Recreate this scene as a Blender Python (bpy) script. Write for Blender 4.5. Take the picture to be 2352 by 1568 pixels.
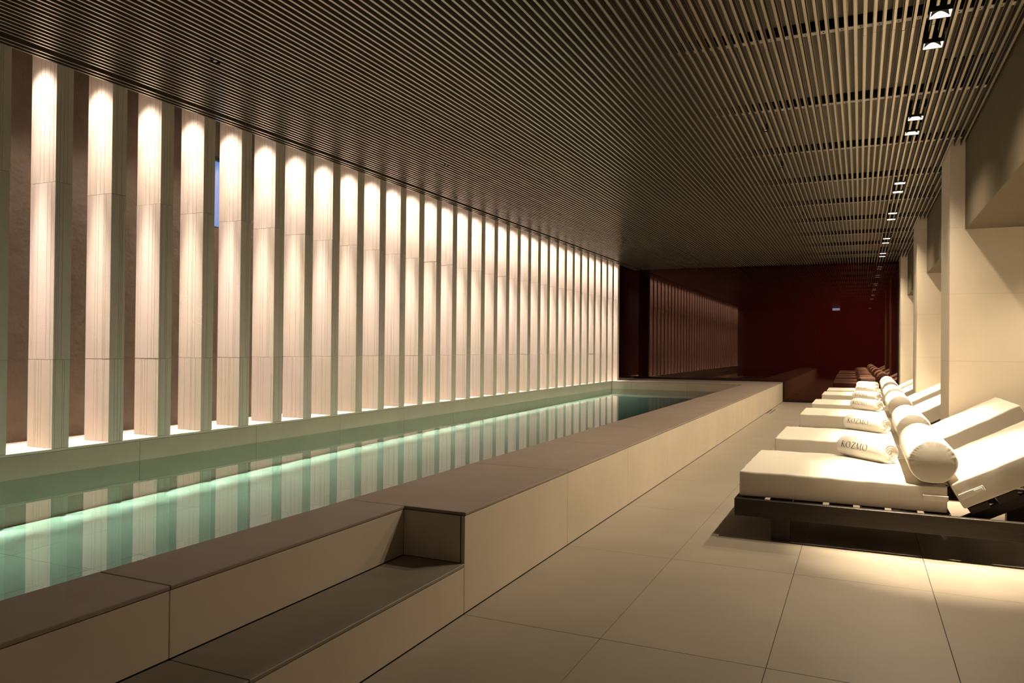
import bpy, bmesh, math, random
from mathutils import Vector, Matrix
random.seed(7)
C = bpy.context.scene.collection
S = bpy.context.scene
for o in list(bpy.data.objects):
    bpy.data.objects.remove(o)

# ------------------------------------------------------------------ camera
F_PX, YAW, PITCH, ROLL, H = 1733.756, 0.431654457, 0.00759533651, 0.00957212916, 1.3
cy_, sy_, cp_, sp_ = math.cos(YAW), math.sin(YAW), math.cos(PITCH), math.sin(PITCH)
fw = Vector((-sy_ * cp_, cy_ * cp_, sp_)); rt = Vector((cy_, sy_, 0)); up = rt.cross(fw)
cr, sr = math.cos(ROLL), math.sin(ROLL)
rt, up = rt * cr + up * sr, up * cr - rt * sr
cam = bpy.data.cameras.new('camera'); camo = bpy.data.objects.new('camera', cam); C.objects.link(camo)
camo.matrix_world = Matrix((( rt.x, up.x, -fw.x, 0), (rt.y, up.y, -fw.y, 0), (rt.z, up.z, -fw.z, H), (0, 0, 0, 1)))
cam.sensor_fit = 'HORIZONTAL'; cam.sensor_width = 36.0; cam.lens = 36.0 * F_PX / 2352
cam.clip_start = 0.05; cam.clip_end = 200
S.camera = camo

# ------------------------------------------------------------------ world (dusk seen through the window)
w = bpy.data.worlds.new('dusk'); S.world = w; w.use_nodes = True
wn = w.node_tree; bg = wn.nodes['Background']
bg.inputs['Color'].default_value = (0.22, 0.42, 1.0, 1); bg.inputs['Strength'].default_value = 0.7

# ------------------------------------------------------------------ view
S.view_settings.view_transform = 'Standard'; S.view_settings.look = 'None'
S.view_settings.gamma = 1.0; S.view_settings.use_curve_mapping = False
S.view_settings.exposure = 0.0
S.cycles.max_bounces = 10; S.cycles.diffuse_bounces = 6; S.cycles.glossy_bounces = 5
S.cycles.transparent_max_bounces = 12
S.cycles.caustics_reflective = False; S.cycles.caustics_refractive = False

# ------------------------------------------------------------------ light settings (lamps are built below)
LOUNGE_COL = (1.0, 0.81, 0.55)
LOUNGE_NARROW = 1650.0      # W, tight beam of each lounge lamp
LOUNGE_WIDE = 172.0         # W, soft flood of each lounge lamp
NICHE_COL = (1.0, 0.815, 0.67)
NICHE_W = 1950.0            # W, downlight in each gap between the stone fins

# ------------------------------------------------------------------ materials
def new_mat(name):
    m = bpy.data.materials.new(name); m.use_nodes = True
    nt = m.node_tree; b = nt.nodes['Principled BSDF']
    return m, nt, b

def mat(name, col, rough=0.6, spec=0.3, var=0.06, vscale=1.5, bump=0.0, bscale=40.0, metal=0.0, streak=None, per_obj=0.0, dist=0.003, col2=None):
    m, nt, b = new_mat(name)
    N, L = nt.nodes, nt.links
    tc = N.new('ShaderNodeTexCoord'); geo = N.new('ShaderNodeNewGeometry')
    mp = N.new('ShaderNodeMapping'); L.new(geo.outputs['Position'], mp.inputs[0])
    if streak: mp.inputs['Scale'].default_value = streak
    no = N.new('ShaderNodeTexNoise'); no.inputs['Scale'].default_value = vscale; no.inputs['Detail'].default_value = 6
    no.inputs['Roughness'].default_value = 0.62
    L.new(mp.outputs[0], no.inputs['Vector'])
    r = N.new('ShaderNodeMapRange'); r.inputs[1].default_value = 0.3; r.inputs[2].default_value = 0.7
    r.inputs[3].default_value = 1 - var; r.inputs[4].default_value = 1 + var
    L.new(no.outputs[0], r.inputs[0])
    val = r.outputs[0]
    if per_obj:
        oi = N.new('ShaderNodeObjectInfo'); r2 = N.new('ShaderNodeMapRange')
        r2.inputs[3].default_value = 1 - per_obj; r2.inputs[4].default_value = 1 + per_obj
        L.new(oi.outputs['Random'], r2.inputs[0])
        mu = N.new('ShaderNodeMath'); mu.operation = 'MULTIPLY'; L.new(val, mu.inputs[0]); L.new(r2.outputs[0], mu.inputs[1])
        val = mu.outputs[0]
    vm = N.new('ShaderNodeVectorMath'); vm.operation = 'SCALE'; vm.inputs[0].default_value = col
    if col2:
        oc = N.new('ShaderNodeObjectInfo'); mc = N.new('ShaderNodeMixRGB'); mm = N.new('ShaderNodeMath'); mm.operation = 'FRACT'
        m7 = N.new('ShaderNodeMath'); m7.operation = 'MULTIPLY'; m7.inputs[1].default_value = 7.3
        L.new(oc.outputs['Random'], m7.inputs[0]); L.new(m7.outputs[0], mm.inputs[0]); L.new(mm.outputs[0], mc.inputs[0])
        mc.inputs[1].default_value = (*col, 1); mc.inputs[2].default_value = (*col2, 1); L.new(mc.outputs[0], vm.inputs[0])
    L.new(val, vm.inputs['Scale']); L.new(vm.outputs[0], b.inputs['Base Color'])
    b.inputs['Roughness'].default_value = rough; b.inputs['Specular IOR Level'].default_value = spec
    b.inputs['Metallic'].default_value = metal
    if bump:
        n2 = N.new('ShaderNodeTexNoise'); n2.inputs['Scale'].default_value = bscale; n2.inputs['Detail'].default_value = 5
        mp2 = N.new('ShaderNodeMapping'); L.new(geo.outputs['Position'], mp2.inputs[0])
        if streak: mp2.inputs['Scale'].default_value = streak
        L.new(mp2.outputs[0], n2.inputs['Vector'])
        bp = N.new('ShaderNodeBump'); bp.inputs['Strength'].default_value = bump; bp.inputs['Distance'].default_value = dist
        L.new(n2.outputs[0], bp.inputs['Height']); L.new(bp.outputs[0], b.inputs['Normal'])
    return m

def emis(name, col, st):
    m = bpy.data.materials.new(name); m.use_nodes = True; nt = m.node_tree; nt.nodes.clear()
    e = nt.nodes.new('ShaderNodeEmission'); e.inputs[0].default_value = (*col, 1); e.inputs[1].default_value = st
    o = nt.nodes.new('ShaderNodeOutputMaterial'); nt.links.new(e.outputs[0], o.inputs[0]); return m

M = {}
M['tile'] = mat('floor_stone', (0.36, 0.315, 0.262), 0.42, 0.35, 0.07, 1.7, 0.08, 60, per_obj=0.025)
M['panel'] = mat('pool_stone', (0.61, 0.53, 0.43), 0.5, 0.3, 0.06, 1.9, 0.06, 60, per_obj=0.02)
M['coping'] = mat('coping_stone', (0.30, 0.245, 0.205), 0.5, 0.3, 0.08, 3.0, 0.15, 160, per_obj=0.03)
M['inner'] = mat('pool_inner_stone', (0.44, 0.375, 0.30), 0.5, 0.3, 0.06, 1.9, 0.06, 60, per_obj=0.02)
M['bench'] = mat('bench_stone_grey', (0.25, 0.22, 0.182), 0.5, 0.3, 0.08, 3.0, 0.12, 160, per_obj=0.03)
M['grout'] = mat('grout', (0.07, 0.06, 0.05), 0.9, 0.1)
M['fin'] = mat('fin_limestone', (0.70, 0.64, 0.56), 0.8, 0.15, 0.04, 2.0, 0.35, 95, per_obj=0.04, dist=0.003, col2=(0.70, 0.625, 0.585))
M['ledge'] = mat('ledge_stone', (0.60, 0.55, 0.47), 0.6, 0.2, 0.04, 2.0)
M['plaster'] = mat('brown_plaster', (0.12, 0.093, 0.073), 0.9, 0.1, 0.16, 2.5, 0.9, 9, dist=0.02)
M['pier'] = mat('pier_stone', (0.68, 0.61, 0.51), 0.6, 0.2, 0.04, 1.6, 0.05, 70, per_obj=0.01)
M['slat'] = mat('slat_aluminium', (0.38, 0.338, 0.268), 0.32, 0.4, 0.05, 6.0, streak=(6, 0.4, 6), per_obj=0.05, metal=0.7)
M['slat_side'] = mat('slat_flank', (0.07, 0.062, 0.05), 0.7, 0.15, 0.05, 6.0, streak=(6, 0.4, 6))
M['backing'] = mat('ceiling_board', (0.22, 0.195, 0.15), 0.9, 0.1, 0.08, 2)
M['bulk'] = mat('bulkhead_paint', (0.13, 0.108, 0.075), 0.85, 0.1, 0.04, 2)
M['rail_dark'] = mat('rail_black', (0.012, 0.011, 0.01), 0.7, 0.2)
M['rail_light'] = mat('rail_galvanised', (0.55, 0.52, 0.46), 0.5, 0.3)
M['black'] = mat('black_metal', (0.01, 0.01, 0.01), 0.6, 0.2)
M['wood'] = mat('dark_oak', (0.038, 0.029, 0.021), 0.45, 0.35, 0.25, 5.0, 0.25, 30, streak=(0.7, 9, 9), per_obj=0.08)
M['cloth'] = mat('white_outdoor_fabric', (0.67, 0.625, 0.55), 0.85, 0.1, 0.02, 4, 0.12, 14, dist=0.006)
M['strap'] = mat('fabric_strap', (0.70, 0.66, 0.58), 0.85, 0.1, 0.03, 20)
M['towel'] = mat('white_terry', (0.84, 0.81, 0.75), 0.95, 0.05, 0.03, 30, 0.9, 420, dist=0.002)
M['ink'] = mat('dark_embroidery', (0.03, 0.022, 0.018), 0.8, 0.1)
M['red_light'] = emis('reflector_glow', (1.0, 0.80, 0.58), 3.5)
M['sign'] = emis('sign_glow', (0.45, 0.75, 1.0), 6.0)
M['sign_txt'] = mat('sign_green', (0.02, 0.2, 0.09), 0.6, 0.2)
M['pool_tile'] = mat('pool_tile', (0.48, 0.55, 0.525), 0.5, 0.2, 0.04, 1.5, per_obj=0.02)
M['steel'] = mat('steel', (0.4, 0.4, 0.4), 0.3, 0.5, metal=1.0)
M['frame_dark'] = mat('window_frame_dark', (0.03, 0.03, 0.03), 0.5, 0.3)

# red back-painted glass: deep red behind a polished clear layer
m, nt, b = new_mat('red_backpainted_glass')
b.inputs['Base Color'].default_value = (0.021, 0.0022, 0.0022, 1); b.inputs['Roughness'].default_value = 0.5
b.inputs['Specular IOR Level'].default_value = 0.0
gl = nt.nodes.new('ShaderNodeBsdfGlossy'); gl.inputs['Roughness'].default_value = 0.012; gl.inputs['Color'].default_value = (1.0, 0.60, 0.48, 1)
mx = nt.nodes.new('ShaderNodeMixShader'); fr = nt.nodes.new('ShaderNodeFresnel'); fr.inputs['IOR'].default_value = 1.7
nt.links.new(fr.outputs[0], mx.inputs[0]); nt.links.new(b.outputs[0], mx.inputs[1]); nt.links.new(gl.outputs[0], mx.inputs[2])
nt.links.new(mx.outputs[0], nt.nodes['Material Output'].inputs[0]); M['redglass'] = m

# pool water: clear tinted body with a mirror-like surface
m = bpy.data.materials.new('pool_water'); m.use_nodes = True; nt = m.node_tree; nt.nodes.clear()
tr = nt.nodes.new('ShaderNodeBsdfTransparent'); tr.inputs[0].default_value = (0.67, 0.895, 0.82, 1)
gl = nt.nodes.new('ShaderNodeBsdfGlossy'); gl.inputs['Roughness'].default_value = 0.0
fr = nt.nodes.new('ShaderNodeFresnel'); fr.inputs['IOR'].default_value = 1.6
mx = nt.nodes.new('ShaderNodeMixShader'); out = nt.nodes.new('ShaderNodeOutputMaterial')
nz = nt.nodes.new('ShaderNodeTexNoise'); nz.inputs['Scale'].default_value = 2.2; nz.inputs['Detail'].default_value = 1
ge = nt.nodes.new('ShaderNodeNewGeometry'); nt.links.new(ge.outputs['Position'], nz.inputs['Vector'])
bp = nt.nodes.new('ShaderNodeBump'); bp.inputs['Strength'].default_value = 0.15; bp.inputs['Distance'].default_value = 0.002
nt.links.new(nz.outputs[0], bp.inputs['Height']); nt.links.new(bp.outputs[0], gl.inputs['Normal'])
nt.links.new(fr.outputs[0], mx.inputs[0]); nt.links.new(tr.outputs[0], mx.inputs[1]); nt.links.new(gl.outputs[0], mx.inputs[2])
nt.links.new(mx.outputs[0], out.inputs[0]); M['water'] = m

# window glass
m, nt, b = new_mat('window_glass'); nt.nodes.remove(b)
tr = nt.nodes.new('ShaderNodeBsdfTransparent'); gl = nt.nodes.new('ShaderNodeBsdfGlossy'); gl.inputs['Roughness'].default_value = 0.0
mx = nt.nodes.new('ShaderNodeMixShader'); mx.inputs[0].default_value = 0.08
nt.links.new(tr.outputs[0], mx.inputs[1]); nt.links.new(gl.outputs[0], mx.inputs[2])
nt.links.new(mx.outputs[0], nt.nodes['Material Output'].inputs[0]); M['glass'] = m

# ------------------------------------------------------------------ helpers
def link(name, me, m, parent=None, loc=None):
    if m is not None and not me.materials: me.materials.append(m)
    o = bpy.data.objects.new(name, me); C.objects.link(o)
    if parent is not None: o.parent = parent
    if loc is not None: o.location = loc
    return o

def empty(name, loc=(0, 0, 0), rz=0.0):
    o = bpy.data.objects.new(name, None); o.empty_display_size = 0.1; C.objects.link(o)
    o.location = loc; o.rotation_euler = (0, 0, rz); return o

def tag(o, label, cat, kind=None, group=None):
    o['label'] = label; o['category'] = cat
    if kind: o['kind'] = kind
    if group: o['group'] = group
    return o

class MB:
    def __init__(s): s.v = []; s.f = []
    def box(s, x0, x1, y0, y1, z0, z1):
        n = len(s.v)
        s.v += [(x, y, z) for z in (z0, z1) for y in (y0, y1) for x in (x0, x1)]
        s.f += [tuple(n + i for i in q) for q in ((0, 2, 3, 1), (4, 5, 7, 6), (0, 1, 5, 4), (2, 6, 7, 3), (0, 4, 6, 2), (1, 3, 7, 5))]
        return s
    def prism(s, poly, z0, z1):      # poly counter-clockwise in XY
        n = len(s.v); k = len(poly)
        s.v += [(x, y, z0) for x, y in poly] + [(x, y, z1) for x, y in poly]
        s.f += [tuple(n + i for i in reversed(range(k))), tuple(n + k + i for i in range(k))]
        s.f += [(n + i, n + (i + 1) % k, n + k + (i + 1) % k, n + k + i) for i in range(k)]
        return s
    def mesh(s, name='mesh', smooth=False):
        me = bpy.data.meshes.new(name); me.from_pydata(s.v, [], s.f); me.update()
        if smooth: me.polygons.foreach_set('use_smooth', [True] * len(me.polygons))
        return me

_cache = {}
def slab(name, m, parent, x0, x1, y0, y1, z0, z1, bevel=0.002):
    """A stone piece with a fine arris; alike pieces share mesh data."""
    dx, dy, dz = round(x1 - x0, 4), round(y1 - y0, 4), round(z1 - z0, 4)
    key = (dx, dy, dz, m.name, bevel)
    if key not in _cache:
        b = MB().box(-dx / 2, dx / 2, -dy / 2, dy / 2, -dz / 2, dz / 2).mesh(name)
        if bevel:
            bm = bmesh.new(); bm.from_mesh(b)
            bmesh.ops.bevel(bm, geom=bm.edges[:], offset=bevel, segments=1, affect='EDGES')
            bm.to_mesh(b); bm.free()
        b.materials.append(m); _cache[key] = b
    return link(name, _cache[key], None, parent, ((x0 + x1) / 2, (y0 + y1) / 2, (z0 + z1) / 2))

def struct(name, label, cat, m=None, boxes=None):
    if boxes:
        b = MB()
        for q in boxes: b.box(*q)
        o = link(name, b.mesh(name), m)
    else:
        o = empty(name)
    return tag(o, label, cat, 'structure')

def copy_tree(root):
    r = root.copy(); C.objects.link(r)
    for ch in root.children:
        c = ch.copy(); C.objects.link(c); c.parent = r
        for g in ch.children:
            d = g.copy(); C.objects.link(d); d.parent = c
    return r

ORD = ('first second third fourth fifth sixth seventh eighth ninth tenth eleventh twelfth thirteenth fourteenth fifteenth sixteenth '
       'seventeenth eighteenth nineteenth twentieth').split() + ['twenty-' + s for s in 'first second third fourth fifth sixth seventh eighth ninth'.split()] + ['thirtieth', 'thirty-first', 'thirty-second', 'thirty-third', 'thirty-fourth']

# ------------------------------------------------------------------ key dimensions (metres)
XW, XI, XR, XL = -1.7406, -2.4375, -2.0895, -5.544       # pool: outer face, inner edge, bench back, far side edge
XB = -6.17                                               # plaster wall behind the fins
TY0, TP = 1.822, 1.427                                   # stone joints along the pool
YN, YP, YF = 0.5, 17.93, 20.0                            # pool near end, pool far end, red wall
ZP, ZB, ZW, ZC = 0.493, 0.246, 0.309, 3.415               # coping, bench, water, slat undersides
XPIER, XBULK, XRW = 0.84, 0.975, 2.6
YBACK = -4.0
PIERS = [(8.96, 9.86), (13.8, 14.78), (19.2, 20.0)]
ty = lambda k: TY0 + TP * k

# ------------------------------------------------------------------ floor
floor = struct('floor', 'beige stone tiled floor beside the pool', 'floor', M['grout'], [(XB - 0.2, XRW + 0.1, YBACK - 0.1, YF + 0.2, -0.6, -0.55), (XW - 0.02, XRW, YBACK, YF, -0.3, -0.004)])
xs = [XW, -1.0494, -0.3409, 0.3676, 1.076, 1.785, 2.494]
g = 0.0014
for i, x0 in enumerate(xs):
    x1 = xs[i + 1] if i + 1 < len(xs) else XRW
    for k in range(-4, 13):
        y0, y1 = ty(k), min(ty(k + 1), YF)
        if y1 - y0 < 0.1: continue
        slab('tile', M['tile'], floor, x0 + g, x1 - g, y0 + g, y1 - g, -0.012, 0.0, 0.001)
# floor left of the pool's outer face behind the camera
for k in range(-4, -1):
    for j in range(3):
        slab('tile', M['tile'], floor, XW - 0.71 * (j + 1) + g, XW - 0.71 * j - g, ty(k) + g, ty(k + 1) - g, -0.012, 0.0, 0.001)

# ------------------------------------------------------------------ pool
pool = struct('pool', 'long raised stone pool filled with green water', 'pool', M['grout'], [
    (XR - 0.02, XW - 0.02, 3.25, YF - 0.02, -0.3, ZP - 0.02), (XI + 0.02, XR - 0.02, YN, YF - 0.02, -0.3, ZP - 0.02),
    (XR - 0.03, XW - 0.02, YN, 3.25, -0.3, ZB - 0.018),
    (XL + 0.0, XI + 0.03, YP + 0.02, YF - 0.02, -0.3, ZP - 0.02)])
for k in range(-1, 13):
    y0, y1 = max(ty(k), YN), min(ty(k + 1), YF - 0.03)
    if y1 - y0 < 0.1: continue
    bench = y1 < 3.3
    if bench:
        slab('coping_stone', M['coping'], pool, XI, XR + 0.004, y0 + g, y1 - g, ZP - 0.015, ZP, 0.0025)
        slab('wall_panel', M['panel'], pool, XR - 0.02, XR, y0 + g, y1 - g, ZB + 0.002, ZP - 0.0175, 0.0015)
        slab('bench_stone', M['bench'], pool, XR + 0.002, XW + 0.004, y0 + g, y1 - g, ZB - 0.015, ZB, 0.0025)
        slab('wall_panel', M['panel'], pool, XW - 0.02, XW, y0 + g, y1 - g, 0.004, ZB - 0.0175, 0.0015)
    else:
        slab('coping_stone', M['coping'], pool, XI, XW + 0.004, y0 + g, y1 - g, ZP - 0.015, ZP, 0.0025)
        slab('wall_panel', M['panel'], pool, XW - 0.02, XW, y0 + g, y1 - g, 0.004, ZP - 0.0175, 0.0015)
    if y0 < YP:
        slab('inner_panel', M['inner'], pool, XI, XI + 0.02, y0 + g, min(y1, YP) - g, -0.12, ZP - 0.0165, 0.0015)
slab('wall_panel', M['panel'], pool, XR + 0.001, XW - 0.024, 3.246, 3.262, ZB + 0.002, ZP - 0.0175, 0.0015)
# far end: coping and panels facing the camera
ex = [XL, -5.048, -3.692, XI]
for a, b_ in zip(ex, ex[1:]):
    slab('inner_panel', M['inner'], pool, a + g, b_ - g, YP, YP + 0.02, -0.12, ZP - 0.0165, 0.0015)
    slab('coping_stone', M['coping'], pool, a + g, b_ - g, YP, YF - 0.03, ZP - 0.015, ZP, 0.0025)
# left side wall below the ledge, and the ledge the fins stand on
ly = [YN] + [4.508 + 1.3625 * k for k in range(-2, 10)] + [YP]
for a, b_ in zip(ly, ly[1:]):
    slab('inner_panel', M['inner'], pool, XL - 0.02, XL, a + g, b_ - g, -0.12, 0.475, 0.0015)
ledge = struct('ledge', 'bright stone ledge the tall stone fins stand on', 'ledge', M['grout'], [(XB, XL - 0.02, YN, YF, -0.3, 0.475)])
ly2 = ly[:-1] + [4.508 + 1.3625 * 10, YF]
for a, b_ in zip(ly2, ly2[1:]):
    slab('ledge_stone', M['ledge'], ledge, XB, XL, a + g / 2, b_ - g / 2, 0.477, 0.497, 0.0015)
# pool floor: tiles raised with distance to imitate refraction through the water
def zf(y): return -0.035 + 0.235 * (1 - math.exp(-(y - 3.3) / 7.0)) if y > 3.3 else -0.035
px = [XL + 0.713 * i for i in range(5)] + [XI]
py = [YN, 1.573] + [3.0 + TP * k for k in range(0, 11)] + [YP]
for i in range(5):
    for a, b_ in zip(py, py[1:]):
        x0, x1, y0, y1 = px[i] + 0.0015, px[i + 1] - 0.0015, a + 0.0015, b_ - 0.0015
        za, zb = zf(a), zf(b_)
        me = bpy.data.meshes.new('pool_tile')
        me.from_pydata([(x0, y0, za - .02), (x1, y0, za - .02), (x1, y1, zb - .02), (x0, y1, zb - .02), (x0, y0, za), (x1, y0, za), (x1, y1, zb), (x0, y1, zb)], [],
                       [(3, 2, 1, 0), (4, 5, 6, 7), (0, 1, 5, 4), (2, 3, 7, 6), (3, 0, 4, 7), (1, 2, 6, 5)])
        link('pool_tile', me, M['pool_tile'], pool)
b = MB().box(XL, XI, YN, YP, -0.3, -0.1); link('basin_base', b.mesh(), M['grout'], pool)
wv = bpy.data.meshes.new('water'); wv.from_pydata([(XL, YN, ZW), (XI, YN, ZW), (XI, YP, ZW), (XL, YP, ZW)], [], [(0, 1, 2, 3)])
water = link('water', wv, M['water']); tag(water, 'still green pool water mirroring the lit stone fins', 'water', 'stuff')

# ------------------------------------------------------------------ walls
WY0, WY1, WZ0, WZ1 = 5.62, 6.33, 2.53, 3.30
ZT = 3.75
wl = struct('wall_left', 'rough brown plaster wall behind the stone fins', 'wall', M['plaster'], [
    (XB - 0.2, XB, YN - 0.05, WY0, -0.3, ZT), (XB - 0.2, XB, WY1, YF + 0.1, -0.3, ZT),
    (XB - 0.2, XB, WY0, WY1, -0.3, WZ0), (XB - 0.2, XB, WY0, WY1, WZ1, ZT)])
win = struct('window_1', 'narrow blue dusk window glimpsed between two stone fins', 'window', M['frame_dark'], [
    (XB - 0.14, XB - 0.09, WY0, WY0 + 0.04, WZ0, WZ1), (XB - 0.14, XB - 0.09, WY1 - 0.04, WY1, WZ0, WZ1),
    (XB - 0.14, XB - 0.09, WY0 + 0.04, WY1 - 0.04, WZ0, WZ0 + 0.03), (XB - 0.14, XB - 0.09, WY0 + 0.04, WY1 - 0.04, WZ1 - 0.03, WZ1)])
link('pane', MB().box(XB - 0.12, XB - 0.112, WY0 + 0.04, WY1 - 0.04, WZ0 + 0.03, WZ1 - 0.03).mesh(), M['glass'], win)
wf = struct('wall_far', 'glossy dark red glass wall mirroring the whole room', 'wall', M['redglass'], [(XB, XPIER + 0.02, YF, YF + 0.02, 0.03, ZT)])
link('base_channel', MB().box(XW + 0.006, XPIER, YF - 0.03, YF - 0.001, 0.0, 0.04).box(XL, XW + 0.006, YF - 0.025, YF - 0.001, ZP, ZP + 0.03)
     .box(XPIER - 0.03, XPIER - 0.005, YF - 0.03, YF - 0.001, 0.04, 3.4).box(XW + 0.006, XW + 0.03, YF - 0.03, YF - 0.001, 0.04, ZP).mesh(), M['black'], wf)
tag(link('wall_backing', MB().box(XB - 0.2, XRW + 0.2, YF + 0.03, YF + 0.15, -0.5, ZT).mesh(), M['black']), 'dark wall behind the red glass', 'wall', 'structure')
struct('wall_right', 'pale plaster wall behind the lounger headrests', 'wall', M['pier'], [(XRW, XRW + 0.15, YBACK, YF + 0.1, -0.5, ZT)])
struct('wall_back', 'dark plaster wall behind the viewpoint seen only mirrored', 'wall', M['bulk'], [(-2.0 - 1.9, XRW, YBACK - 0.15, YBACK, -0.5, ZT)])
struct('wall_pool_end', 'brown wall closing the near end of the pool', 'wall', M['bulk'], [(XB - 0.2, -1.95, YN - 0.15, YN, -0.5, ZT), (-2.1, -1.95, YBACK, YN - 0.15, -0.5, ZT)])

# ------------------------------------------------------------------ stone piers and bulkheads on the right
pz = [0.002, 1.201, 1.892, 2.575, 3.259, ZT]
def pier(y0, y1, label):
    p = struct('pier', label, 'pier')
    link('core', MB().box(XPIER + 0.01, XRW, y0 + 0.01, y1 - 0.002, 0, ZT).mesh(), M['grout'], p)
    for z0, z1 in zip(pz, pz[1:]):
        slab('stone_panel', M['pier'], p, XPIER, XRW - 0.002, y0, y0 + 0.02, z0 + 0.0006, z1 - 0.0006, 0.001)
        slab('side_panel', M['pier'], p, XPIER, XPIER + 0.02, y0 + 0.0215, y1, z0 + 0.0006, z1 - 0.0006, 0.001)
    return p
pier(*PIERS[0], 'nearest pale stone pier behind the second lounger')
pier(*PIERS[1], 'middle pale stone pier between the fourth lounger and the fifth')
pier(*PIERS[2], 'farthest pale stone pier touching the red glass wall')
bays = [(YBACK, PIERS[0][0], 'large bulkhead over the two nearest loungers'), (PIERS[0][1], PIERS[1][0], 'bulkhead over the third and fourth loungers'),
        (PIERS[1][1], PIERS[2][0], 'bulkhead over the two farthest loungers')]
for y0, y1, lb in bays:
    struct('bulkhead', 'dark olive painted ' + lb, 'bulkhead', M['bulk'], [(XBULK, XRW, y0 + 0.003, y1 - 0.003, 2.553, ZT)])

# ------------------------------------------------------------------ slatted ceiling
ceil = struct('ceiling', 'dark ceiling of long thin parallel metal slats', 'ceiling', M['backing'],
              [(XB - 0.2, XRW + 0.2, YBACK - 0.1, YF + 0.1, ZT, ZT + 0.1), (-5.542, XBULK, YBACK, YF, 3.545, 3.56), (-5.5415, -5.536, YN, YF, 3.475, 3.70)])
SW, SH = 0.0168, 0.058
LAMP_Y = [5.447, 5.987, 7.805, 8.325, 10.759, 11.342, 13.077, 13.675, 15.987, 16.631, 18.397, 18.988]
LAMP_X = 0.4503
LAMP_Y = [0.993 * y for y in LAMP_Y] + [-2.0, -1.45]  # last two: added dim fill lamps behind the camera
CUT0, CUT1 = 0.14, 0.068
SPR = [(-4.41, 4.209), (-4.40, 7.714), (-4.39, 11.24), (-4.39, 14.76), (-0.836, 7.684), (-0.83, 9.281), (-0.83, 12.8)]
def slat_mesh(L):
    key = ('slat', round(L, 3))
    if key not in _cache:
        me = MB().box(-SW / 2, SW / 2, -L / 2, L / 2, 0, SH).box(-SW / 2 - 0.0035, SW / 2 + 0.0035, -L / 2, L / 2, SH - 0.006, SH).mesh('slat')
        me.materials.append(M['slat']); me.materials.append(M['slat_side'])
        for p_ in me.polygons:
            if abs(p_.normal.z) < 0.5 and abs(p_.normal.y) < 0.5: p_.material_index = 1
        _cache[key] = me
    return _cache[key]
SPR = [(0.993 * a, 0.993 * b_) for a, b_ in SPR]
P = (0.079 + 5.348) / 94
slx = [0.993 * q for q in [-5.573, -5.517, -5.454] + [0.079 + P * k for k in range(-94, 17)]]
YS = YF - 0.02
for x in slx:
    segs = [(YBACK, 5.56 + random.uniform(-0.03, 0.03)), (5.60, YS)]
    segs[1] = (segs[0][1], YS)
    cuts = []
    if abs(x - LAMP_X) < 0.05: cuts += [(y - CUT0, y + CUT1) for y in LAMP_Y]
    cuts += [(sy - 0.05, sy + 0.05) for sx, sy in SPR if abs(sx - x) <= P / 2]
    if x > 0.85: cuts += [(a, b_ + 0.5) for a, b_ in PIERS]
    out_ = []
    for a, b_ in segs:
        cur = a
        for c0, c1 in sorted(cuts):
            if c1 <= cur or c0 >= b_: continue
            if c0 > cur: out_.append((cur, c0))
            cur = max(cur, c1)
        if cur < b_: out_.append((cur, b_))
    for a, b_ in out_:
        if b_ - a < 0.01: continue
        link('slat', slat_mesh(b_ - a - 0.002), None, ceil, (x + random.uniform(-0.0012, 0.0012), (a + b_) / 2, ZC + random.uniform(-0.0008, 0.0008)))
# carrier rails above the slats
P *= 0.993; X0S = 0.079 * 0.993
RAILS = [5.53 - 1.65 * 3 + 1.65 * k for k in range(12)]
for ry in RAILS:
    if ry > YF - 0.05: ry = YF - 0.08
    r = link('rail', MB().box(-5.53, XBULK - 0.002, ry - 0.003, ry + 0.05, ZC + SH + 0.004, 3.545).mesh(), M['rail_dark'], ceil)
    b = MB(); x = X0S + P / 2 - P * 98
    while x < XBULK - 0.03:
        k = 0
        if x > -5.5: b.box(x - 0.019, x + 0.019, ry - 0.002, ry + 0.05, ZC + SH - 0.002, ZC + SH + 0.003)
        x += P
    st = link('perforated_strip', b.mesh(), M['rail_light'], r); st['kind'] = 'stuff'
    b = MB(); k0 = -30
    for k in range(-34, 15, 2):
        x = X0S + P / 2 + P * k
        b.prism([(x + 0.005 * math.cos(t * math.pi / 4), ry + 0.024 + 0.009 * math.sin(t * math.pi / 4)) for t in range(8)], ZC + SH - 0.0028, ZC + SH - 0.002)
    h = link('strip_holes', b.mesh(), M['black'], r); h['kind'] = 'stuff'
# black air openings in the boards
for k, y in enumerate((6.63, 11.63, 16.8)):
    link('air_opening', MB().box(0.565, 0.92, y, y + 0.76, 3.535, 3.5445).mesh(), M['black'], ceil)

# sprinklers let into a cut slat
def sprinkler(x, y, label):
    t = empty('sprinkler', (x, y, ZC)); tag(t, label, 'sprinkler', group='sprinklers in the slatted ceiling')
    pts = [(0.0, 0.0), (0.012, 0.0), (0.016, 0.004), (0.006, 0.006), (0.006, 0.02), (0.012, 0.024), (0.012, 0.17)]
    vs, fs = [], []
    for r, z in pts:
        for k in range(12): vs.append((r * math.cos(k * math.pi / 6), r * math.sin(k * math.pi / 6), z))
    for i in range(len(pts) - 1):
        for k in range(12): fs.append((i * 12 + k, i * 12 + (k + 1) % 12, (i + 1) * 12 + (k + 1) % 12, (i + 1) * 12 + k))
    me = bpy.data.meshes.new('head'); me.from_pydata(vs, [], fs); link('head', me, M['steel'], t)
    for yy in (-0.045, 0.04): link('guard_plate', MB().box(-0.022, 0.022, yy, yy + 0.005, 0.0, 0.06).mesh(), M['frame_dark'], t)
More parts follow.
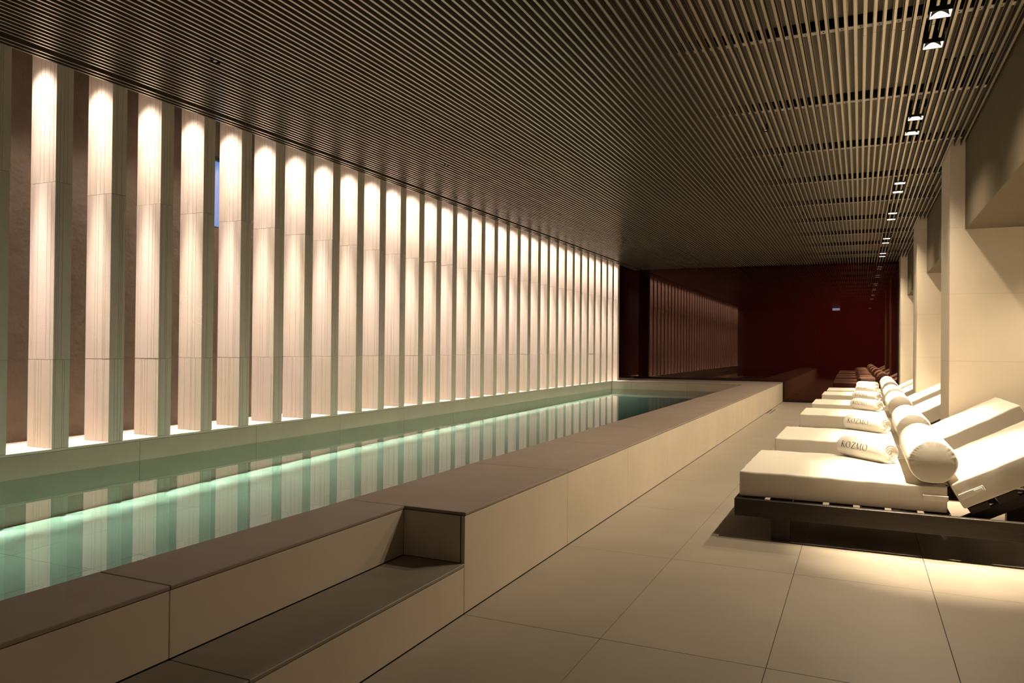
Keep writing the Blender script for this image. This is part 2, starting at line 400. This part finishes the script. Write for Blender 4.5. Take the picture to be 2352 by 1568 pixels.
slb = ['small sprinkler in the slats nearest the upper left corner', 'second small sprinkler above the pool, beyond the nearest one', 'third small sprinkler above the pool',
       'farthest small sprinkler above the pool', 'small sprinkler in the slats above the walkway, nearest one', 'second small sprinkler above the walkway', 'farthest small sprinkler above the walkway']
for (sx, sy), lb in zip(SPR, slb):
    x = min(slx, key=lambda q: abs(q - sx)); sprinkler(x, sy, lb)

# ------------------------------------------------------------------ lounge lamps
def lamp_meshes():
    hb = MB(); a, t = 0.064, 0.004       # square collar
    hb.box(-a, a, -a, -a + t, 0, 0.10).box(-a, a, a - t, a, 0, 0.10).box(-a, -a + t, -a + t, a - t, 0, 0.10).box(a - t, a, -a + t, a - t, 0, 0.10)
    hb.box(-a, a, -a, a, 0.10, 0.106)
    box = MB().box(-0.085, 0.085, -CUT0, CUT1, 0.112, 0.16).box(-0.085, -0.082, -CUT0, -0.066, 0.0601, 0.112).box(0.082, 0.085, -CUT0, -0.066, 0.0601, 0.112).box(-0.082, 0.082, -CUT0, -CUT0 + 0.003, 0.0601, 0.112)
    # reflector: four facets with an arched upper edge above a square mouth
    vs, fs = [], []; n = 12; hw = 0.058
    for q in range(4):
        ca, sa = [(1, 0), (0, 1), (-1, 0), (0, -1)][q]
        nb = len(vs)
        for i in range(n + 1):
            x = -hw + 2 * hw * i / n; h = 0.008 + 0.030 * (1 - (x / hw) ** 2)
            for z, yy in ((0.001, hw), (h, hw - 0.35 * h)):
                xx = x * (1 - 0.25 * (z / 0.042)); vs.append((xx * ca - yy * sa, xx * sa + yy * ca, z))
        for i in range(n): fs.append((nb + 2 * i, nb + 2 * i + 1, nb + 2 * i + 3, nb + 2 * i + 2))
    rf = bpy.data.meshes.new('reflector'); rf.from_pydata(vs, [], fs)
    return hb.mesh('collar'), box.mesh('housing'), rf
cm_, bm_, rm_ = lamp_meshes()
cm_.materials.append(M['frame_dark']); bm_.materials.append(M['black']); rm_.materials.append(M['red_light'])
def spot(name, loc, power, col, ang, blend, rad, parent=None, tilt=0.0):
    l = bpy.data.lights.new(name, 'SPOT'); l.energy = power; l.color = col; l.spot_size = math.radians(ang); l.spot_blend = blend
    l.shadow_soft_size = rad
    o = bpy.data.objects.new(name, l); C.objects.link(o); o.location = loc
    o.rotation_euler = (0, math.radians(tilt), 0)
    if parent: o.parent = parent
    return o
for i, y in enumerate(LAMP_Y):
    side = 'nearer' if i % 2 == 0 else 'farther'
    t = empty('ceiling_lamp', (LAMP_X, y, ZC))
    tag(t, 'glowing square recessed lamp, %s one of the %s pair counted from the camera' % (side, ORD[i // 2]) if i < 12 else 'added square fill lamp behind the viewpoint, brightening the near floor and bench', 'lamp', group='recessed lamps in the slatted ceiling')
    link('collar', cm_, None, t); link('housing', bm_, None, t); link('reflector', rm_, None, t)
    spot('lamp_beam', (0, 0, -0.004), LOUNGE_NARROW * (1 if i < 12 else 0.25), LOUNGE_COL, 33, 1.0, 0.03, t)
    spot('lamp_flood', (0, 0, -0.004), LOUNGE_WIDE * (1 if i < 12 else 0.15), LOUNGE_COL, 140, 1.0, 0.03, t, tilt=20)

# ------------------------------------------------------------------ stone fins with a downlight in every gap
FP, FT, FD = 0.47257, 0.135, 0.292
bz = [0.4975, 1.173, 2.524, ZT - 0.01]
def block_poly(rnd):
    """Fin outline with narrow saw-cut grooves in its faces."""
    gw, gd = 0.003, 0.0028
    pts = []
    x0, x1, y0, y1 = -FD, 0.0, 0.0, FT
    gx = sorted(rnd.sample([x0 + 0.015 + 0.0155 * i for i in range(17)], 5))
    pts.append((x0, y0))
    for x in gx: pts += [(x, y0), (x, y0 + gd), (x + gw, y0 + gd), (x + gw, y0)]
    pts.append((x1, y0))
    gy = sorted(rnd.sample([y0 + 0.018 + 0.0145 * i for i in range(7)], 3))
    for y in gy: pts += [(x1, y), (x1 - gd, y), (x1 - gd, y + gw), (x1, y + gw)]
    pts.append((x1, y1))
    for x in reversed(sorted(rnd.sample([x0 + 0.03 + 0.03 * i for i in range(8)], 3))): pts += [(x + gw, y1), (x + gw, y1 - gd), (x, y1 - gd), (x, y1)]
    pts.append((x0, y1))
    return pts
rnd = random.Random(3)
variants = []
for zi in range(3):
    row = []
    for v in range(8):
        me = MB().prism(block_poly(rnd), bz[zi] + 0.0012, bz[zi + 1] - 0.0012).mesh('stone_block'); me.materials.append(M['fin']); row.append(me)
    variants.append(row)
NF = 0
yk = 3.40 - FP * 6
fins = [yk + FP * k for k in range(0, 39)]           # far edges of the fins
vis = 0
for y1 in fins:
    y0 = y1 - FT
    if y0 < YN + 0.02 or y1 > 18.65: continue
    t = empty('stone_fin', (XL, y0, 0))
    if y1 < 3.2: lb = 'tall pale grooved stone fin beside the viewpoint, outside the photograph'
    else:
        lb = 'tall pale grooved stone fin, %s from the left edge of the photograph' % ORD[vis]
        if vis == 0: lb = 'tall grooved stone fin cut off by the left edge of the photograph'
        vis += 1
    tag(t, lb, 'stone fin', group='stone fins along the pool')
    for zi in range(3):
        o = link('stone_block', variants[zi][rnd.randrange(8)], None, t, (rnd.uniform(-0.0015, 0.0005), rnd.uniform(-0.001, 0.001), 0))
for y1 in fins:
    yc = y1 + (FP - FT) / 2
    if yc < YN or yc > 18.6: continue
    spot('niche_downlight', (-5.71, yc, 3.56), NICHE_W, NICHE_COL, 19, 1.0, 0.03, tilt=-0.5)
    spot('niche_beam', (-5.70, yc, 3.56), NICHE_W * 0.068, NICHE_COL, 44, 1.0, 0.03, tilt=-3)
    spot('niche_spill', (-5.70, yc, 3.56), NICHE_W * 0.034, NICHE_COL, 90, 1.0, 0.03)

# ------------------------------------------------------------------ soft goods
def soft_box(hx, hy, hz, r, nx, ny, nz, puff=0.0, seed=0, wav=0.0):
    def axis(h, n):
        a = [-h, -h + r * 0.35, -h + r * 0.75, -h + r * 1.2]
        inner = [-h + r * 1.2 + (2 * h - 2.4 * r) * i / n for i in range(1, n)]
        return a + inner + [h - r * 1.2, h - r * 0.75, h - r * 0.35, h]
    X, Y, Z = axis(hx, nx), axis(hy, ny), axis(hz, nz)
    rr = random.Random(seed); ph = [rr.uniform(0, 6.28) for _ in range(6)]
    idx, vs, fs = {}, [], []
    def vert(i, j, k):
        key = (i, j, k)
        if key in idx: return idx[key]
        p = Vector((X[i], Y[j], Z[k]))
        inn = Vector((max(-hx + r, min(hx - r, p.x)), max(-hy + r, min(hy - r, p.y)), max(-hz + r, min(hz - r, p.z))))
        d = p - inn
        if d.length > 1e-9: p = inn + d.normalized() * r
        u, v_ = p.x / hx, p.y / hy
        if puff:
            k_ = (1 - u ** 4) * (1 - v_ ** 4)
            if p.z > 0: p.z += puff * k_
            e = (1 - (p.z / hz) ** 2) if abs(p.z) < hz else 0
            p.y += puff * 0.15 * e * (1 if p.y > 0 else -1) * (1 - u * u) * (abs(v_) ** 6)
            p.x += puff * 0.15 * e * (1 if p.x > 0 else -1) * (1 - v_ * v_) * (abs(u) ** 6)
        if wav:
            edge = max(abs(u), abs(v_)) ** 10
            p.z += wav * edge * (math.sin(p.x * 21 + p.y * 17 + ph[0]) + 0.6 * math.sin(p.x * 47 - p.y * 39 + ph[1])) * (1 if p.z > 0 else 0.3)
            p.z += wav * 0.5 * math.sin(p.x * 7 + ph[2]) * math.sin(p.y * 6 + ph[3])
            p.y += wav * 0.5 * math.sin(p.x * 31 + ph[4]) * edge; p.x += wav * 0.5 * math.sin(p.y * 33 + ph[5]) * edge
        idx[key] = len(vs); vs.append(tuple(p)); return idx[key]
    a, b_, c = len(X) - 1, len(Y) - 1, len(Z) - 1
    for i in range(a):
        for j in range(b_):
            fs.append((vert(i, j, 0), vert(i, j + 1, 0), vert(i + 1, j + 1, 0), vert(i + 1, j, 0)))
            fs.append((vert(i, j, c), vert(i + 1, j, c), vert(i + 1, j + 1, c), vert(i, j + 1, c)))
    for i in range(a):
        for k in range(c):
            fs.append((vert(i, 0, k), vert(i + 1, 0, k), vert(i + 1, 0, k + 1), vert(i, 0, k + 1)))
            fs.append((vert(i, b_, k), vert(i, b_, k + 1), vert(i + 1, b_, k + 1), vert(i + 1, b_, k)))
    for j in range(b_):
        for k in range(c):
            fs.append((vert(0, j, k), vert(0, j, k + 1), vert(0, j + 1, k + 1), vert(0, j + 1, k)))
            fs.append((vert(a, j, k), vert(a, j + 1, k), vert(a, j + 1, k + 1), vert(a, j, k + 1)))
    me = bpy.data.meshes.new('soft'); me.from_pydata(vs, [], fs)
    me.polygons.foreach_set('use_smooth', [True] * len(me.polygons)); return me

# ------------------------------------------------------------------ lounger (origin: foot-end near corner of the mattress on the floor)
LW = 1.25; ANG = math.radians(28.7)
def bevbox(x0, x1, y0, y1, z0, z1, bv=0.003):
    me = MB().box(x0, x1, y0, y1, z0, z1).mesh()
    bm = bmesh.new(); bm.from_mesh(me); bmesh.ops.bevel(bm, geom=bm.edges[:], offset=bv, segments=1, affect='EDGES'); bm.to_mesh(me); bm.free()
    return me
def make_lounger():
    t = empty('sun_lounger')
    x0, x1 = -0.025, 2.06
    for y in (-0.048, LW + 0.003):
        link('side_rail', bevbox(x0, x1, y, y + 0.045, 0.157, 0.275), M['wood'], t)
    link('end_rail', bevbox(x0, x0 + 0.045, -0.002, LW + 0.002, 0.157, 0.274), M['wood'], t)
    link('end_rail', bevbox(x1 - 0.045, x1, -0.002, LW + 0.002, 0.157, 0.274), M['wood'], t)
    for lx in (0.212, 1.75):
        for lyy in (-0.0015, LW - 0.0785):
            link('leg', bevbox(lx, lx + 0.118, lyy, lyy + 0.08, 0.0, 0.2635), M['wood'], t)
    # slats under the mattress
    sx = [0.02, 0.205, 0.391, 0.577, 0.763, 0.949, 1.135]
    sme = bevbox(-0.073, 0.073, 0.0, LW, 0.2645, 0.2815, 0.002); sme.materials.append(M['wood'])
    for q in sx: link('slat', sme, None, t, (q + 0.073 + 0.0, 0, 0))
    # mattress
    mm = soft_box(0.63, LW / 2, 0.085, 0.013, 34, 34, 5, 0.008, 1, 0.0016); mt = link('mattress', mm, M['cloth'], t, (0.63, LW / 2, 0.371))
    # piping along the upper and lower edges
    b = MB()
    link('strap', bevbox(0.495, 0.632, -LW / 2 - 0.006, -LW / 2 + 0.004, -0.012, 0.022, 0.002), M['strap'], mt)
    link('strap', bevbox(0.628, 0.636, -LW / 2 - 0.004, LW / 2 + 0.004, -0.012, 0.022, 0.002), M['strap'], mt)
    # backrest, tilted about the hinge
    R = Matrix.Rotation(-ANG, 4, 'Y'); hinge = Vector((1.272, 0, 0.468))
    BL = 0.80
    bmh = soft_box(BL / 2, LW / 2, 0.084, 0.013, 22, 34, 5, 0.010, 2, 0.0016)
    bmh.transform(Matrix.Translation(hinge) @ R @ Matrix.Translation((BL / 2, LW / 2, -0.084)))
    bc = link('backrest_cushion', bmh, M['cloth'], t)
    s = bevbox(0.012, 0.16, -0.007, 0.004, -0.108, -0.074, 0.002); s.transform(Matrix.Translation(hinge) @ R); link('strap', s, M['strap'], bc)
    s = bevbox(0.10, 0.15, -0.010, -0.007, -0.100, -0.082, 0.001); s.transform(Matrix.Translation(hinge) @ R); link('buckle', s, M['towel'], bc)
    # slatted back frame
    for q in range(5):
        s = bevbox(0.02 + q * 0.168, 0.138 + q * 0.168, 0.005, LW - 0.005, -0.215, -0.172, 0.002)
        s.transform(Matrix.Translation(hinge) @ R); link('back_slat', s, M['wood'], t)
    for y in (0.05, LW - 0.09):
        s = bevbox(-0.06, 0.84, y, y + 0.04, -0.285, -0.216, 0.003); s.transform(Matrix.Translation(hinge) @ R); link('back_rail', s, M['wood'], t)
        # pivot disc and prop
        vs = []
        for yy in (y - 0.012, y + 0.0): vs += [(0.052 * math.cos(a * math.pi / 12), yy, 0.052 * math.sin(a * math.pi / 12)) for a in range(24)]
        fs = [tuple(range(24)), tuple(reversed(range(24, 48)))] + [(a, 24 + a, 24 + (a + 1) % 24, (a + 1) % 24) for a in range(24)]
        me = bpy.data.meshes.new('pivot'); me.from_pydata(vs, [], fs)
        me.transform(Matrix.Translation(hinge) @ R @ Matrix.Translation((0.44, 0, -0.255))); link('pivot', me, M['wood'], t)
        s = bevbox(-0.02, 0.02, y + 0.004, y + 0.03, -0.30, 0.0, 0.002); pv = hinge + (R @ Vector((0.44, 0, -0.255)))
        s.transform(Matrix.Translation((pv.x, 0, pv.z)) @ Matrix.Scale(0.62, 4, Vector((0, 0, 1)))); link('prop', s, M['wood'], t)
    return t

def make_bolster():
    t_ = []
    R, HL, n = 0.141, LW / 2 - 0.005, 128
    prof = []
    for i in range(9):                       # near cap dome, rim, body
        q = i / 8; prof.append((R * 0.9 * q, -HL - 0.012 * (1 - q * q) + 0.0))
    for i in range(1, 7):
        a = math.pi / 2 * i / 6; prof.append((R * 0.9 + 0.1 * R * math.sin(a), -HL + 0.022 * (1 - math.cos(a))))
    for i in range(1, 20): prof.append((R, -HL + 0.022 + (HL - 0.022) * 2 * i / 20))
    prof += [(r, -y) for r, y in reversed(prof[:15])]
    rr = random.Random(5); am = [rr.random() for _ in range(n)]
    vs, fs = [], []
    for r, y in prof:
        ey = HL - abs(y)
        for k in range(n):
            a = 2 * math.pi * k / n
            pk = 0.0
            if ey < 0.06 and r > 0.86 * R: pk = 0.0042 * (am[k] - 0.5) * math.exp(-max(ey, 0) / 0.03)
            rad = r + pk
            zz = rad * math.sin(a)
            if zz < -0.9 * R: zz = -0.9 * R - (abs(zz) - 0.9 * R) * 0.45
            vs.append((rad * math.cos(a), y + pk * 0.8, zz))
    for i in range(len(prof) - 1):
        for k in range(n): fs.append((i * n + k, i * n + (k + 1) % n, (i + 1) * n + (k + 1) % n, (i + 1) * n + k))
    me = bpy.data.meshes.new('bolster'); me.from_pydata(vs, [], fs)
    bm = bmesh.new(); bm.from_mesh(me); bmesh.ops.remove_doubles(bm, verts=bm.verts, dist=1e-5); bmesh.ops.recalc_face_normals(bm, faces=bm.faces); bm.to_mesh(me); bm.free()
    me.polygons.foreach_set('use_smooth', [True] * len(me.polygons)); me.materials.append(M['cloth'])
    return me

# letters drawn as strokes: (x0,y0,x1,y1,width) in a cell one unit high
def strokes():
    L_ = {}
    L_['K'] = (0.78, [(0.14, 0, 0.14, 1, 0.11), (0.05, 0, 0.25, 0, 0.035), (0.05, 1, 0.25, 1, 0.035), (0.17, 0.47, 0.60, 1, 0.045), (0.26, 0.56, 0.66, 0, 0.10), (0.52, 1, 0.70, 1, 0.035), (0.55, 0, 0.78, 0, 0.035)])
    L_['Z'] = (0.80, [(0.10, 1, 0.70, 1, 0.05), (0.66, 0.98, 0.12, 0.02, 0.10), (0.08, 0, 0.72, 0, 0.05), (0.10, 1, 0.08, 0.86, 0.04), (0.72, 0, 0.75, 0.15, 0.04)])
    L_['M'] = (1.08, [(0.14, 0, 0.20, 1, 0.045), (0.04, 0, 0.24, 0, 0.035), (0.10, 1, 0.22, 1, 0.035), (0.20, 1, 0.53, 0.05, 0.11), (0.53, 0.05, 0.86, 1, 0.045), (0.86, 1, 0.93, 0, 0.105), (0.84, 1, 0.96, 1, 0.035), (0.82, 0, 1.04, 0, 0.035)])
    return L_
def text_quads(word):
    L_ = strokes(); out_ = []; cx = 0.0
    def seg(x0, y0, x1, y1, w0, w1=None, n=1):
        w1 = w0 if w1 is None else w1
        dx, dy = x1 - x0, y1 - y0; l = math.hypot(dx, dy) or 1; nx, ny = -dy / l, dx / l
        out_.append([(cx + x0 + nx * w0 / 2, y0 + ny * w0 / 2), (cx + x0 - nx * w0 / 2, y0 - ny * w0 / 2), (cx + x1 - nx * w1 / 2, y1 - ny * w1 / 2), (cx + x1 + nx * w1 / 2, y1 + ny * w1 / 2)])
    for ch in word:
        if ch == 'O':
            n = 28
            ring = []
            for i in range(n + 1):
                a = 2 * math.pi * i / n; wd = 0.035 + 0.085 * abs(math.cos(a - 0.35)) ** 1.5
                ring.append(((0.50 + (0.42 - 0.0) * math.cos(a), 0.5 + 0.52 * math.sin(a)), (0.50 + (0.42 - wd) * math.cos(a), 0.5 + (0.52 - wd * 0.8) * math.sin(a))))
            for (o0, i0), (o1, i1) in zip(ring, ring[1:]):
                out_.append([(cx + o0[0], o0[1]), (cx + i0[0], i0[1]), (cx + i1[0], i1[1]), (cx + o1[0], o1[1])])
            cx += 1.06
        else:
            wd, ss = L_[ch]
            for s_ in ss:
                x0, y0, x1, y1, w_ = s_
                k = 4 if abs(y1 - y0) > 0.3 else 1
                for i in range(k):
                    seg(x0 + (x1 - x0) * i / k, y0 + (y1 - y0) * i / k, x0 + (x1 - x0) * (i + 1) / k, y0 + (y1 - y0) * (i + 1) / k, w_)
            cx += wd + 0.06
    return out_, cx
TL, TR = 0.50, 0.083
def towel_r(s, a):
    """radius of the rolled towel at axis position s and angle a"""
    e = 1 - 0.10 * (abs(s) / (TL / 2)) ** 6
    e += 0.018 * math.sin(s * 23 + 1.0) * math.sin(a * 2 + 0.5) + 0.012 * math.sin(a * 3 + s * 9)
    if -2.4 < a < -0.6: e += 0.03 * math.exp(-((s + 0.13 + 0.03 * (a + 1.5)) / 0.012) ** 2)
    return TR * e
def towel_pt(s, a, dr=0.0):
    r = towel_r(s, a) + dr
    y, z = r * math.cos(a), r * math.sin(a)
    if z < -0.9 * TR: z = -0.9 * TR - (-z - 0.9 * TR) * 0.35
    return (s, y, z)
def make_towel_meshes():
    n, m_ = 64, 40; vs, fs = [], []
    for i in range(m_ + 1):
        s = -TL / 2 + TL * i / m_
        for k in range(n): vs.append(towel_pt(s, 2 * math.pi * k / n - math.pi))
    for i in range(m_):
        for k in range(n): fs.append((i * n + k, (i + 1) * n + k, (i + 1) * n + (k + 1) % n, i * n + (k + 1) % n))
    # rolled ends: rings pushed in and out along a spiral
    for sg in (-1, 1):
        base = len(vs); rings = 34
        for j in range(rings + 1):
            q = 1 - j / rings
            for k in range(n):
                a = 2 * math.pi * k / n - math.pi
                r = towel_r(sg * TL / 2, a) * q
                ph = (q * 5.2 + sg * a / (2 * math.pi) + 0.12 * math.sin(2 * a + 1)) % 1.0
                bulge = math.sin(math.pi * ph) ** 0.5 * 0.012 - 0.010 * (1 - q) + 0.004 * math.sin(3 * a + 6 * q)
                rim = 0.0 if j == 0 else 1.0
                y, z = r * math.cos(a), r * math.sin(a)
                if z < -0.9 * TR: z = -0.9 * TR - (-z - 0.9 * TR) * 0.35
                vs.append((sg * (TL / 2 + bulge * rim * min(1, (1 - q) * 9)), y + 0.008 * (1 - q), z - 0.006 * (1 - q)))
        for j in range(rings):
            for k in range(n):
                f = (base + j * n + k, base + (j + 1) * n + k, base + (j + 1) * n + (k + 1) % n, base + j * n + (k + 1) % n)
                fs.append(f if sg > 0 else tuple(reversed(f)))
    me = bpy.data.meshes.new('towel'); me.from_pydata(vs, [], fs)
    bm = bmesh.new(); bm.from_mesh(me); bmesh.ops.remove_doubles(bm, verts=bm.verts, dist=1e-5); bmesh.ops.recalc_face_normals(bm, faces=bm.faces); bm.to_mesh(me); bm.free()
    me.polygons.foreach_set('use_smooth', [True] * len(me.polygons)); me.materials.append(M['towel'])
    quads, wid = text_quads('KOZMO')
    ht = 0.050; s0 = -0.185; sx_ = 0.30 / wid
    vs, fs = [], []
    a_c = math.pi - math.radians(17)
    for q in quads:
        nb = len(vs)
        for x, y in q:
            a = a_c - (y - 0.5) * ht / TR
            vs.append(towel_pt(s0 + x * sx_, a if a <= math.pi else a - 2 * math.pi, 0.0012))
        fs.append(tuple(range(nb, nb + 4)))
    tm = bpy.data.meshes.new('lettering'); tm.from_pydata(vs, [], fs); tm.materials.append(M['ink'])
    return me, tm

LX = [-0.756, -0.735, -0.715, -0.69, -0.655, -0.63]
LY = [5.44, 7.63, 10.64, 12.86, 15.60, 17.35]
TXY = [(0.05, 6.46), (0.07, 8.70), (0.09, 11.74), (0.11, 13.96), (0.14, 16.66), (0.16, 18.36)]
WH = ['nearest the camera', 'second from the camera', 'third from the camera', 'fourth from the camera', 'fifth from the camera', 'closest to the red glass']
proto = make_lounger(); bolm = make_bolster(); tme, ttm = make_towel_meshes()
for i in range(6):
    lo = proto if i == 0 else copy_tree(proto)
    lo.location = (LX[i], LY[i], 0)
    tag(lo, 'dark wood sun lounger with thick white mattress, ' + WH[i], 'sun lounger', group='sun loungers along the right side')
    bo = link('bolster_cushion', bolm, None, None, (LX[i] + 0.756 + 0.424, LY[i] + LW / 2, 0.459 + 0.141))
    tag(bo, 'white cylindrical bolster on the sun lounger ' + WH[i], 'cushion', group='bolsters on the sun loungers')
    tw = link('rolled_towel', tme, None, None, (TXY[i][0], TXY[i][1], 0.459 + 0.0795))
    tw.rotation_euler = (0, 0, math.radians(-51 + (0, 3, -2, 2, -1, 4)[i]))
    tag(tw, 'rolled white towel reading KOZMO on the sun lounger ' + WH[i], 'towel', group='rolled towels on the sun loungers')
    link('lettering', ttm, None, tw)

# ------------------------------------------------------------------ drain slot by the pool, exit sign behind the viewpoint
dr = empty('drain_cover', (XW, 16.18, 0)); tag(dr, 'slotted floor drain cover at the far foot of the pool wall', 'drain')
link('frame', MB().box(0.012, 0.095, 0.0, 1.12, 0.0003, 0.0015).mesh(), M['tile'], dr)
for q in (0.012, 0.078): link('slot', MB().box(q, q + 0.018, 0.01, 1.11, 0.0016, 0.0022).mesh(), M['black'], dr)
sg = empty('exit_sign', (-1.05, -0.05, 3.30)); tag(sg, 'small lit exit sign hanging from the ceiling, seen mirrored in the red glass', 'sign')
link('sign_body', MB().box(-0.17, 0.17, -0.02, 0.02, -0.06, 0.06).box(-0.012, 0.012, -0.005, 0.005, 0.06, 0.13).mesh(), M['frame_dark'], sg)
link('lit_face', MB().box(-0.165, 0.165, 0.0201, 0.024, -0.055, 0.055).mesh(), M['sign'], sg)

# downlights in the soffits under the bulkheads, beyond the right edge of the photograph
for y0, y1, _ in bays:
    for yy in ((y1 - 0.7, y1 - 2.9) if y0 > 0 else (y1 - 0.7,)):
        spot('soffit_downlight', (2.15, yy, 2.53), 150.0, LOUNGE_COL, 130, 1.0, 0.04)
